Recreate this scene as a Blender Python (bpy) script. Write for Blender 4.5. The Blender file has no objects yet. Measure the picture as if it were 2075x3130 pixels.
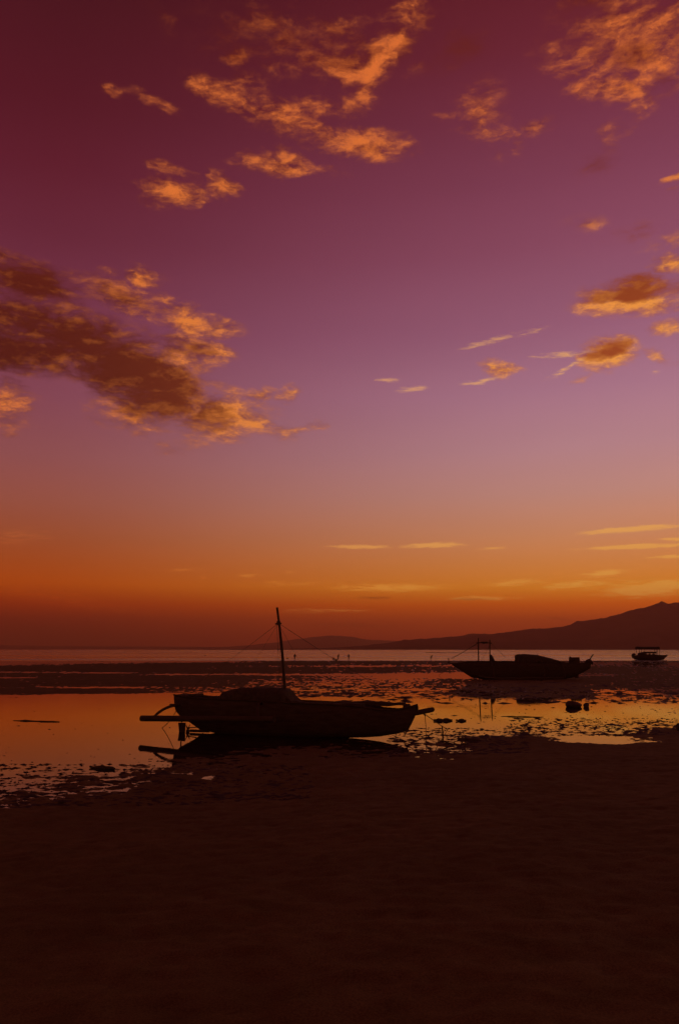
import bpy, math, random
import numpy as np
from mathutils import Vector, Matrix

random.seed(7)
scn = bpy.context.scene
col = scn.collection

# ------------------------------------------------------------------ camera
F = 28.0 / 36.0 * 3130.0            # focal length in photograph pixels
HORIZON_V = 1985.0                  # row of the sea horizon in the photograph
EYE = 2.73                          # metres above the still water of the flats
TILT = math.atan((HORIZON_V - 1565.0) / F)
cam_d = bpy.data.cameras.new('camera')
cam = bpy.data.objects.new('camera', cam_d)
col.objects.link(cam)
cam_d.sensor_fit = 'VERTICAL'
cam_d.sensor_height = 36.0
cam_d.lens = 28.0
cam_d.clip_start = 0.1
cam_d.clip_end = 120000.0
cam.location = (0, 0, EYE)
cam.rotation_euler = (math.pi / 2 + TILT, 0, 0)
scn.camera = cam

def ray(u, v):
    """direction of a photograph pixel (2075 x 3130)"""
    a, b = (u - 1037.5) / F, -(v - 1565.0) / F
    c, s = math.cos(TILT), math.sin(TILT)
    return Vector((a, c - b * s, s + b * c))

def ground(u, v, z=0.0):
    r = ray(u, v)
    t = (z - EYE) / r.z
    return Vector((r.x * t, r.y * t, z))

def azel(u, v):
    r = ray(u, v).normalized()
    return math.atan2(r.x, r.y), math.asin(r.z)

# ------------------------------------------------------------------ view
scn.view_settings.view_transform = 'Standard'
scn.view_settings.look = 'None'
scn.view_settings.exposure = 0.0
scn.view_settings.gamma = 1.0
scn.view_settings.use_curve_mapping = False
scn.cycles.max_bounces = 4
scn.cycles.use_adaptive_sampling = True
scn.cycles.adaptive_threshold = .02
scn.cycles.adaptive_min_samples = 16

# ------------------------------------------------------------------ sky
SUN_EL, SUN_AZ = math.radians(1.6), math.radians(48)     # low, off to the right behind the mountain
world = bpy.data.worlds.new('World')
scn.world = world
world.use_nodes = True
world.cycles.sampling_method = 'MANUAL'
world.cycles.sample_map_resolution = 256
nt = world.node_tree
nt.nodes.clear()

def lin(c):
    out = []
    for x in c:
        x /= 255.0
        out.append(x / 12.92 if x <= 0.04045 else ((x + 0.055) / 1.055) ** 2.4)
    return (*out, 1.0)

class NT:
    """short hand for building node trees"""
    def __init__(self, tree): self.t = tree
    def node(self, kind, **kw):
        n = self.t.nodes.new(kind)
        for k, v in kw.items(): setattr(n, k, v)
        return n
    def link(self, a, b): self.t.links.new(a, b)
    def put(self, sock, v):
        if hasattr(v, 'is_output'): self.t.links.new(v, sock)
        else: sock.default_value = v
    def math(self, op, a, b=0.0, c=0.0, clamp=False):
        n = self.node('ShaderNodeMath', operation=op, use_clamp=clamp)
        for i, v in enumerate((a, b, c)): self.put(n.inputs[i], v)
        return n.outputs[0]
    def smooth(self, v, lo, hi, a=0.0, b=1.0):
        n = self.node('ShaderNodeMapRange', interpolation_type='SMOOTHSTEP')
        self.put(n.inputs[0], v); self.put(n.inputs[1], lo); self.put(n.inputs[2], hi)
        self.put(n.inputs[3], a); self.put(n.inputs[4], b)
        return n.outputs[0]
    def mix(self, f, a, b, blend='MIX'):
        n = self.node('ShaderNodeMix', data_type='RGBA', blend_type=blend)
        self.put(n.inputs[0], f); self.put(n.inputs[6], a); self.put(n.inputs[7], b)
        return n.outputs[2]
    def noise(self, vec, scale, detail=5, rough=0.55, dist=0.0):
        n = self.node('ShaderNodeTexNoise')
        self.put(n.inputs['Vector'], vec)
        n.inputs['Scale'].default_value = scale; n.inputs['Detail'].default_value = detail
        n.inputs['Roughness'].default_value = rough; n.inputs['Distortion'].default_value = dist
        return n.outputs[0]
    def vadd(self, a, b):
        n = self.node('ShaderNodeVectorMath', operation='ADD')
        self.put(n.inputs[0], a); self.put(n.inputs[1], b); return n.outputs[0]
    def vmul(self, a, b):
        n = self.node('ShaderNodeVectorMath', operation='MULTIPLY')
        self.put(n.inputs[0], a); self.put(n.inputs[1], b); return n.outputs[0]
    def ramp(self, f, stops, interp='EASE'):
        n = self.node('ShaderNodeValToRGB')
        cr = n.color_ramp; cr.interpolation = interp
        while len(cr.elements) < len(stops): cr.elements.new(0.5)
        for e, (p, c) in zip(cr.elements, stops): e.position = p
        for e, (p, c) in zip(cr.elements, stops): e.color = c
        self.put(n.inputs[0], f); return n.outputs[0]

W = NT(nt)
geo = W.node('ShaderNodeTexCoord')
dirv = geo.outputs['Generated']
sep = W.node('ShaderNodeSeparateXYZ'); W.link(dirv, sep.inputs[0])
az = W.math('ARCTAN2', sep.outputs[0], sep.outputs[1])
el = W.math('ARCSINE', sep.outputs[2])
comb = W.node('ShaderNodeCombineXYZ'); W.link(az, comb.inputs[0]); W.link(el, comb.inputs[1])
ae = comb.outputs[0]

E0, E1 = -0.03, 0.80
def erow(v1568):                    # elevation (0..1 on the ramp) of a row of the photograph, 1568 px wide scale
    e = math.atan((1565 - v1568 * 1.32334) / F) + TILT
    return min(max((e - E0) / (E1 - E0), 0), 1)
SKY_LEFT = [(1500, (70, 16, 3)), (1473, (84, 20, 3)), (1436, (126, 32, 4)), (1400, (170, 54, 4)), (1355, (200, 84, 12)), (1310, (184, 84, 32)),
            (1250, (168, 86, 52)), (1180, (158, 88, 72)), (1080, (146, 84, 86)), (950, (132, 72, 88)), (800, (116, 55, 78)),
            (600, (100, 38, 57)), (450, (90, 27, 44)), (300, (80, 21, 35)), (100, (69, 18, 29)), (0, (63, 16, 26))]
SKY_RIGHT = [(1500, (150, 40, 4)), (1470, (182, 54, 5)), (1436, (226, 86, 6)), (1400, (250, 112, 8)), (1360, (255, 158, 46)), (1310, (238, 154, 78)),
             (1240, (218, 152, 110)), (1150, (200, 150, 138)), (1050, (188, 142, 150)), (920, (172, 124, 146)), (780, (152, 99, 125)),
             (600, (137, 77, 102)), (450, (126, 64, 88)), (300, (114, 50, 71)), (150, (103, 36, 52)), (0, (96, 29, 42))]
ef = W.math('DIVIDE', W.math('SUBTRACT', el, E0), E1 - E0, clamp=True)
stops = lambda T: [(erow(v), lin(c)) for v, c in T]
left = W.ramp(ef, stops(SKY_LEFT), 'LINEAR')
right = W.ramp(ef, stops(SKY_RIGHT), 'LINEAR')
# warmth grows towards the sunset side (azimuth of the sun), fades away all round behind
cosd = W.math('COSINE', W.math('SUBTRACT', az, SUN_AZ))
glow = W.smooth(cosd, math.cos(SUN_AZ + 0.42), 1.0)
base = W.mix(glow, left, right)
# faint uneven tone of high thin haze
soft = W.noise(W.vmul(dirv, (1, 1, 6)), 2.2, 3, 0.5)
base = W.mix(1.0, base, W.mix(soft, (0.93, 0.93, 0.94, 1), (1.07, 1.06, 1.06, 1)), 'MULTIPLY')

nish = W.node('ShaderNodeTexSky', sky_type='NISHITA', sun_disc=False, sun_elevation=SUN_EL, sun_rotation=SUN_AZ)
nish.air_density = 1.6; nish.dust_density = 4.0
nish_t = W.mix(1.0, nish.outputs[0], (0.02, 0.004, 0.004, 1), 'MULTIPLY')   # the same dusk air seen through the warm film

# ---- clouds: (u, v, half width, half height, slope down to the right, amount) in the 1568 px wide scale
PUFFY = [
 (895,120,100,60,-35,1.35),(800,145,85,52,20,1.15),(850,178,55,44,-60,1.2),(720,120,110,50,5,.8),(700,105,230,90,5,.62),(560,170,60,30,10,.5),(760,60,120,40,0,.5),(930,60,80,40,0,.45),(548,140,38,34,-20,.72),(420,70,90,45,25,.42),(560,60,90,50,10,.42),
 (555,238,115,36,14,1.0),(690,288,130,40,20,1.15),(845,336,112,36,4,1.25),(820,245,55,42,-10,.6),(740,262,70,36,15,.7),(770,345,60,22,5,.7),
 (640,374,88,34,0,1.08),(745,395,65,16,5,.5),(395,446,70,32,-6,.92),(505,425,40,36,10,.92),(400,390,60,18,10,.55),
 (362,242,68,24,18,.6),(270,205,32,14,20,.45),(1100,255,70,100,25,.36),(1190,330,40,30,40,.4),(1010,265,40,25,0,.42),(1240,290,50,20,0,.35),(1135,318,62,36,40,.48),(1060,110,90,60,0,.42),(980,165,35,30,0,.45),
 (1450,100,200,130,10,.98),(1400,130,110,60,0,.8),(1390,80,75,45,10,.85),(1440,186,130,42,5,1.08),(1335,165,55,26,0,.75),(1530,60,90,75,0,.9),(1455,265,90,44,-30,.62),
 (1300,30,60,55,0,.6),(1550,140,50,70,0,.85),(1350,385,90,34,0,.3),(1340,512,75,22,5,.36),(1460,536,70,22,0,.48),(1552,410,38,13,-10,.95),(1550,440,30,12,0,.8),
 (1512,570,38,20,0,.5),(1548,607,48,24,10,1.05),(1562,560,30,24,0,.6),(1445,688,120,42,0,1.4),(1530,700,60,26,0,1.2),(1450,650,66,18,0,.75),(1375,690,50,34,0,1.0),
 (1548,756,44,20,0,.85),(1395,818,68,38,-5,1.3),(1515,822,46,14,22,.85),(1332,880,32,12,-15,.75),(1142,852,40,19,15,1.0),
 (60,650,130,56,10,1.05),(20,595,80,22,5,.8),(290,690,165,36,14,1.0),(395,710,70,30,10,.8),(340,635,50,24,8,.95),(250,625,55,16,0,.5),(450,748,110,24,2,1.05),
 (190,785,250,72,12,1.2),(340,872,210,88,24,1.3),(60,800,150,62,10,1.15),(430,820,95,48,0,1.15),(490,950,175,58,10,1.25),(300,965,100,40,10,1.1),(420,1030,70,22,0,.6),
 (610,912,46,20,0,.95),(677,908,28,24,0,1.0),(690,985,75,14,-5,.7),(15,935,65,58,20,1.0),(60,945,50,24,0,.7),(20,1000,45,10,0,.5)]
DARK = [
 (35,648,140,46,8,1.1),(10,593,70,14,5,.8),(255,676,90,18,14,.5),(140,782,230,60,8,1.2),(270,848,170,66,20,1.3),(325,886,105,46,12,1.2),(20,800,170,60,8,1.2),(400,915,80,22,14,.5),
 (390,806,60,20,0,.7),(1465,672,95,16,2,.75),(1450,648,66,16,0,.9),(1388,812,40,16,-10,.7),(680,90,150,45,5,.5),(1440,110,90,40,10,.4),(1060,110,90,60,0,1.0),(1350,385,90,34,0,.6),(1460,536,60,18,0,.8),(1530,195,30,30,0,.7),(1320,20,80,50,0,.7),(450,60,140,50,10,.7)]
STREAK = [
 (825,1263,82,6,0,1.38),(1000,1259,85,8,-2,1.38),(1140,1267,48,4,0,0.87),(1460,1223,150,9,-2,1.45),(1470,1262,165,7,0,1.67),(1565,1245,45,5,0,1.30),(1500,1360,160,26,0,1.1),(1545,1287,75,6,0,1.09),
 (570,1330,34,6,0,0.70),(668,1321,22,5,0,0.70),(462,1333,20,6,0,0.50),(1400,1325,60,10,-5,1.16),(1540,1350,110,14,0,1.38),(1330,1352,110,13,-3,0.87),(900,1358,180,15,0,0.90),(760,1411,160,8,0,.55),
 (1110,1382,100,7,0,0.87),(40,1240,140,28,-6,0.55),(430,1315,95,7,0,0.45),(1290,818,75,11,0,0.85),(1300,852,75,9,-22,0.80),(1140,788,95,9,-12,0.80),(1238,765,42,10,-10,0.70),(1110,880,58,8,-8,0.90),
 (897,879,40,9,2,0.85),(950,900,48,9,-5,0.85),(1512,860,20,7,-10,0.60),(650,1348,160,10,-1,0.45),(150,1385,330,24,8,0.42),(1180,1345,120,10,-2,0.72),(1470,1372,130,9,0,0.87)]
SMOKE = [(820,1445,150,10,0,.6),(110,1452,130,9,0,.7),(860,1381,55,5,0,.7),(1090,1384,60,4,0,.6),(1290,1430,60,6,15,.5),(500,1455,200,8,0,.4)]

def mask(coords, L, grow=1.4):
    acc = None
    for u, v, a, b, rot, amt in L:
        k = 1.32334
        c = azel(u * k, v * k)
        l, r = azel((u - a) * k, v * k), azel((u + a) * k, v * k)
        t, d = azel(u * k, (v - b) * k), azel(u * k, (v + b) * k)
        m = W.node('ShaderNodeMapping', vector_type='TEXTURE')
        m.inputs['Location'].default_value = (c[0], c[1], 0)
        m.inputs['Rotation'].default_value = (0, 0, math.radians(-rot))
        m.inputs['Scale'].default_value = ((r[0] - l[0]) / 2 * grow, (t[1] - d[1]) / 2 * grow, 1)
        W.link(coords, m.inputs['Vector'])
        g = W.node('ShaderNodeTexGradient', gradient_type='SPHERICAL')
        W.link(m.outputs[0], g.inputs[0])
        x = W.math('MULTIPLY', g.outputs['Fac'], amt)
        acc = x if acc is None else W.math('MAXIMUM', acc, x)
    return acc

# ragged outlines: the coordinates themselves are stirred by noise
wn = W.node('ShaderNodeTexNoise'); W.link(W.vmul(dirv, (1, 1, 2.0)), wn.inputs['Vector'])
wn.inputs['Scale'].default_value = 17; wn.inputs['Detail'].default_value = 6; wn.inputs['Roughness'].default_value = .62
warp = W.vmul(W.vadd(wn.outputs['Color'], (-.5, -.5, -.5)), (.080, .028, 0))
aew = W.vadd(ae, warp)
pv = W.vmul(dirv, (1, 1, 2.5))
pv = W.vadd(pv, W.vmul(wn.outputs['Color'], (.035, .035, .035)))
n1 = W.noise(pv, 25, 8, .68)
n2 = W.noise(W.vadd(pv, (.007, .0, -.017)), 25, 8, .68)
nb = W.noise(W.vmul(dirv, (1, 1, 2.2)), 13, 5, .6, .3)
mp = mask(aew, PUFFY)
md = mask(aew, DARK, 1.9)
low = W.smooth(el, math.radians(38), math.radians(16))
c1 = W.math('SUBTRACT', n1, .5)
cb = W.math('SUBTRACT', nb, .5)
body = W.math('ADD', W.math('POWER', mp, .75), W.math('MULTIPLY', W.smooth(md, .1, .9), W.math('MULTIPLY', low, .40)))
dens = W.math('ADD', body, W.math('ADD', W.math('MULTIPLY', c1, 2.15), W.math('MULTIPLY', cb, 1.2)))
alpha = W.smooth(dens, .10, 1.25)
alpha = W.math('MULTIPLY', alpha, W.smooth(mp, .0, .34))
dn = W.math('ADD', W.math('MULTIPLY', c1, .9), W.math('MULTIPLY', cb, 2.2))
dx = W.math('MAXIMUM', W.math('ADD', W.math('SUBTRACT', md, .12), W.math('MULTIPLY', dn, W.smooth(md, .05, .4))), 0.0)
dk = W.math('DIVIDE', dx, W.math('ADD', dx, .17))
relief = W.math('MULTIPLY', W.math('SUBTRACT', n1, n2), W.math('SUBTRACT', 2.4, W.math('MULTIPLY', dk, 1.5)))
thin = W.smooth(dens, .25, 1.35, -.48, .26)
thin = W.math('MULTIPLY', thin, W.math('SUBTRACT', 1.0, dk))
lit = W.math('ADD', W.math('ADD', W.math('SUBTRACT', .76, W.math('MULTIPLY', dk, 1.0)), thin), relief, clamp=True)
cl_lit = W.mix(low, lin((222, 112, 50)), lin((234, 126, 52)))
cl_lit = W.mix(W.math('MULTIPLY', glow, low), cl_lit, lin((246, 162, 66)))
cl_dark = W.mix(low, lin((100, 32, 18)), lin((72, 21, 8)))
cl_dark = W.mix(W.math('MULTIPLY', glow, low), cl_dark, lin((160, 72, 18)))
cloud = W.mix(lit, cl_dark, cl_lit)
sky = W.mix(W.math('MULTIPLY', alpha, .96), base, cloud)

sv = W.vmul(dirv, (1, 1, 9))
sn = W.noise(W.vadd(sv, W.vmul(wn.outputs['Color'], (.02, .02, .10))), 48, 7, .68)
ms = mask(W.vadd(ae, W.vmul(warp, (.8, .22, 0))), STREAK, 1.12)
sa = W.smooth(W.math('ADD', ms, W.math('MULTIPLY', W.math('SUBTRACT', sn, .5), 2.2)), .15, .95)
sa = W.math('MULTIPLY', sa, W.smooth(ms, .02, .25))
st_lit = W.mix(1.0, base, (1.5, 1.6, 1.25, 1), 'MULTIPLY')
st_lit = W.mix(W.math('MULTIPLY', glow, .8), st_lit, lin((246, 180, 84)))
sky = W.mix(W.math('MULTIPLY', sa, .85), sky, st_lit)
mk = mask(W.vadd(ae, W.vmul(warp, (.5, .14, 0))), SMOKE)
ka = W.smooth(W.math('ADD', mk, W.math('MULTIPLY', W.math('SUBTRACT', sn, .5), .9)), .15, .8, 0, .5)
ka = W.math('MULTIPLY', ka, W.smooth(mk, .02, .25))
sky = W.mix(ka, sky, lin((92, 30, 12)))
sky = W.mix(1.0, sky, nish_t, 'ADD')
bg = W.node('ShaderNodeBackground'); W.link(sky, bg.inputs[0]); bg.inputs[1].default_value = 1.0
wo = W.node('ShaderNodeOutputWorld'); W.link(bg.outputs[0], wo.inputs[0])

# ------------------------------------------------------------------ sun: just behind the mountain
sd = bpy.data.lights.new('sun', 'SUN'); sun = bpy.data.objects.new('sun', sd); col.objects.link(sun)
sd.energy = 0.5; sd.angle = math.radians(0.5); sd.color = (1.0, 0.55, 0.25)
sv_ = Vector((math.sin(SUN_AZ) * math.cos(SUN_EL), math.cos(SUN_AZ) * math.cos(SUN_EL), math.sin(SUN_EL)))
sun.rotation_euler = sv_.to_track_quat('Z', 'Y').to_euler()

# ------------------------------------------------------------------ materials
def material(name):
    m = bpy.data.materials.new(name); m.use_nodes = True
    t = NT(m.node_tree); b = m.node_tree.nodes['Principled BSDF']
    return m, t, b

def mottled(name, c0, c1, scale=6, rough=.8, spec=.25, bump=.3, metal=0.0, stretch=(1, 1, 1)):
    m, t, b = material(name)
    tc = t.node('ShaderNodeTexCoord')
    v = t.vmul(tc.outputs['Object'], stretch)
    n = t.noise(v, scale, 6, .6)
    t.link(t.mix(t.smooth(n, .3, .7), (*c0, 1), (*c1, 1)), b.inputs['Base Color'])
    t.put(b.inputs['Roughness'], t.smooth(n, .2, .8, rough - .1, min(1, rough + .1)))
    b.inputs['Specular IOR Level'].default_value = spec
    b.inputs['Metallic'].default_value = metal
    bp = t.node('ShaderNodeBump'); bp.inputs['Strength'].default_value = bump; bp.inputs['Distance'].default_value = .02
    t.link(t.noise(v, scale * 4, 4, .6), bp.inputs['Height']); t.link(bp.outputs[0], b.inputs['Normal'])
    return m

M = {}
M['hull'] = mottled('weathered_hull_paint', (0.052, 0.046, 0.020), (0.087, 0.083, 0.039), 5, .85, .15, .2, stretch=(.5, 2, 3))
M['wood'] = mottled('weathered_wood', (0.049, 0.043, 0.019), (0.086, 0.081, 0.034), 8, .9, .12, .4, stretch=(.3, 3, 3))
M['bamboo'] = mottled('bamboo', (0.049, 0.049, 0.016), (0.077, 0.077, 0.027), 4, .7, .2, .15, stretch=(.5, 2, 2))
M['canvas'] = mottled('faded_tarpaulin', (0.052, 0.056, 0.030), (0.087, 0.090, 0.043), 7, .95, .1, .5)
M['rope'] = mottled('old_rope', (0.086, 0.087, 0.038), (0.128, 0.135, 0.055), 40, .95, .05, .4)
M['metal'] = mottled('rusty_metal', (0.042, 0.027, 0.018), (0.084, 0.048, 0.030), 14, .7, .3, .3, .4)
M['rock'] = mottled('wet_rock', (.05, .04, .032), (.10, .08, .06), 5, .8, .2, .6)
M['weed'] = mottled('dark_seaweed', (.035, .03, .018), (.06, .05, .03), 9, .8, .15, .4)
M['skin'] = mottled('skin', (.16, .09, .06), (.2, .12, .08), 9, .7, .2, .1)
M['cloth_a'] = mottled('dark_cloth', (0.042, 0.035, 0.035), (0.070, 0.056, 0.056), 12, .95, .1, .3)
M['cloth_b'] = mottled('brown_cloth', (0.072, 0.048, 0.036), (0.096, 0.066, 0.048), 12, .95, .1, .3)
M['hair'] = mottled('black_hair', (.01, .01, .01), (.02, .018, .016), 30, .7, .2, .3)

m, t, b = material('tidal_mud'); M['mud'] = m
tc = t.node('ShaderNodeTexCoord'); P = tc.outputs['Object']
big, mid, fine = t.noise(P, .25, 4, .55), t.noise(P, 2.2, 6, .6), t.noise(P, 22, 4, .6)
c = t.mix(t.smooth(big, .35, .65), (.118, .100, .030, 1), (.142, .120, .036, 1))
c = t.mix(t.smooth(mid, .42, .7), c, (.112, .096, .029, 1))
grain = t.noise(P, 70, 3, .7)
c = t.mix(1.0, c, t.mix(t.smooth(grain, .3, .7), (.72, .72, .72, 1), (1.25, 1.25, 1.25, 1)), 'MULTIPLY')
t.link(c, b.inputs['Base Color'])
# mud that the water has just left keeps a wet film
pos = t.node('ShaderNodeSeparateXYZ'); t.link(P, pos.inputs[0])
wet = t.math('MULTIPLY', t.smooth(pos.outputs[2], .0035, .0004), t.smooth(mid, .38, .58))
t.put(b.inputs['Roughness'], t.math('SUBTRACT', t.smooth(mid, .3, .7, .8, 1.0), t.math('MULTIPLY', wet, .55)))
t.put(b.inputs['Specular IOR Level'], t.math('ADD', t.math('MULTIPLY', wet, .3), .03))
bp = t.node('ShaderNodeBump'); bp.inputs['Strength'].default_value = .25; bp.inputs['Distance'].default_value = .03
t.link(t.math('ADD', mid, t.math('MULTIPLY', fine, .4)), bp.inputs['Height']); t.link(bp.outputs[0], b.inputs['Normal'])

m, t, b = material('still_water'); M['water'] = m
tc = t.node('ShaderNodeTexCoord'); P = tc.outputs['Object']
b.inputs['Base Color'].default_value = (.02, .014, .009, 1)
b.inputs['Roughness'].default_value = .025; b.inputs['IOR'].default_value = 1.40
bp = t.node('ShaderNodeBump'); bp.inputs['Strength'].default_value = .05; bp.inputs['Distance'].default_value = .02
t.link(t.noise(t.vmul(P, (.6, 1.4, 1)), 1.6, 3, .5), bp.inputs['Height']); t.link(bp.outputs[0], b.inputs['Normal'])

m, t, b = material('sea_water'); M['sea'] = m
tc = t.node('ShaderNodeTexCoord'); P = tc.outputs['Object']
b.inputs['Base Color'].default_value = (.02, .016, .014, 1)
t.put(b.inputs['Roughness'], t.smooth(t.noise(t.vmul(P, (.004, .03, 1)), 1.0, 5, .6), .35, .65, .06, .30)); b.inputs['IOR'].default_value = 1.333
bp = t.node('ShaderNodeBump'); bp.inputs['Strength'].default_value = .3; bp.inputs['Distance'].default_value = .2
t.link(t.noise(t.vmul(P, (.35, 1, 1)), .5, 5, .6), bp.inputs['Height']); t.link(bp.outputs[0], b.inputs['Normal'])

m, t, b = material('forested_slope'); M['hill'] = m
tc = t.node('ShaderNodeTexCoord'); P = tc.outputs['Object']
n = t.noise(P, .004, 8, .6)
t.link(t.mix(t.smooth(n, .35, .65), (.035, .04, .02, 1), (.07, .065, .035, 1)), b.inputs['Base Color'])
b.inputs['Roughness'].default_value = 1; b.inputs['Specular IOR Level'].default_value = 0

# ------------------------------------------------------------------ object helpers
def link_mesh(name, verts, faces, mat, parent=None, smooth=True):
    me = bpy.data.meshes.new(name)
    me.from_pydata([tuple(v) for v in verts], [], faces); me.update()
    if smooth: me.polygons.foreach_set('use_smooth', [True] * len(me.polygons))
    me.materials.append(M[mat])
    o = bpy.data.objects.new(name, me); col.objects.link(o)
    if parent: o.parent = parent
    return o

def tag(o, label=None, cat=None, group=None, kind=None):
    for k, v in (('label', label), ('category', cat), ('group', group), ('kind', kind)):
        if v: o[k] = v
    return o

def empty(name, loc, rz=0.0):
    o = bpy.data.objects.new(name, None); col.objects.link(o)
    o.location = loc; o.rotation_euler = (0, 0, rz); o.empty_display_size = .3
    return o

class MB:
    """collects pieces of one part"""
    def __init__(self): self.v, self.f = [], []
    def add(self, verts, faces):
        n = len(self.v); self.v += [Vector(p) for p in verts]; self.f += [tuple(i + n for i in q) for q in faces]; return self
    def tube(self, pts, radii, seg=8, cap=True):
        pts = [Vector(p) for p in pts]
        if not hasattr(radii, '__len__'): radii = [radii] * len(pts)
        rings = []
        up = Vector((0, 0, 1))
        vs, fs = [], []
        for i, p in enumerate(pts):
            d = (pts[min(i + 1, len(pts) - 1)] - pts[max(i - 1, 0)]).normalized()
            a = d.cross(up)
            if a.length < .05: a = d.cross(Vector((1, 0, 0)))
            a.normalize(); bq = d.cross(a).normalized()
            for k in range(seg):
                th = 2 * math.pi * k / seg
                vs.append(p + (a * math.cos(th) + bq * math.sin(th)) * radii[i])
        for i in range(len(pts) - 1):
            for k in range(seg):
                k2 = (k + 1) % seg
                fs.append((i * seg + k, i * seg + k2, (i + 1) * seg + k2, (i + 1) * seg + k))
        if cap:
            fs.append(tuple(range(seg))); fs.append(tuple(reversed(range((len(pts) - 1) * seg, len(pts) * seg))))
        return self.add(vs, fs)
    def box(self, lo, hi, rot=None, at=None):
        x0, y0, z0 = lo; x1, y1, z1 = hi
        vs = [Vector(p) for p in ((x0,y0,z0),(x1,y0,z0),(x1,y1,z0),(x0,y1,z0),(x0,y0,z1),(x1,y0,z1),(x1,y1,z1),(x0,y1,z1))]
        if rot is not None: vs = [rot @ p for p in vs]
        if at is not None: vs = [p + Vector(at) for p in vs]
        return self.add(vs, [(3,2,1,0),(4,5,6,7),(0,1,5,4),(1,2,6,5),(2,3,7,6),(3,0,4,7)])
    def loft(self, rings, close=True, caps=True):
        n = len(rings[0]); vs = [p for r in rings for p in r]; fs = []
        for i in range(len(rings) - 1):
            for k in range(n if close else n - 1):
                k2 = (k + 1) % n
                fs.append((i * n + k, (i + 1) * n + k, (i + 1) * n + k2, i * n + k2))
        if caps:
            fs.append(tuple(range(n))); fs.append(tuple(reversed(range((len(rings) - 1) * n, len(rings) * n))))
        return self.add(vs, fs)
    def build(self, name, mat, parent=None, smooth=False, bevel=0.0):
        o = link_mesh(name, self.v, self.f, mat, parent, smooth)
        if bevel:
            md_ = o.modifiers.new('bevel', 'BEVEL'); md_.width = bevel; md_.segments = 2
        return o

def sag(a, b, k=0.0, n=10):
    a, b = Vector(a), Vector(b)
    return [a.lerp(b, i / n) - Vector((0, 0, k * 4 * (i / n) * (1 - i / n))) for i in range(n + 1)]

# ------------------------------------------------------------------ numeric noise for the flats
def vnoise(x, y, seed):
    xi, yi = np.floor(x).astype(np.int64), np.floor(y).astype(np.int64)
    xf, yf = x - xi, y - yi
    def h(a, b):
        n = (a * 374761393 + b * 668265263 + seed * 1442695041) & 0xffffffff
        n = ((n ^ (n >> 13)) * 1274126177) & 0xffffffff
        return ((n ^ (n >> 16)) & 0xffff) / 65535.0
    sx, sy = xf * xf * (3 - 2 * xf), yf * yf * (3 - 2 * yf)
    a = h(xi, yi) * (1 - sx) + h(xi + 1, yi) * sx
    b_ = h(xi, yi + 1) * (1 - sx) + h(xi + 1, yi + 1) * sx
    return (a * (1 - sy) + b_ * sy) * 2 - 1

def fbm(x, y, seed, octv=5, gain=.55):
    s, a, tot = 0, 1, 0
    c, sn_ = math.cos(.6), math.sin(.6)
    for o in range(octv):
        s = s + a * vnoise(x, y, seed + o); tot += a
        x, y = (x * c - y * sn_) * 2.03 + 17.3, (x * sn_ + y * c) * 2.03 + 5.1
        a *= gain
    return s / tot * 1.6

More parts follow.
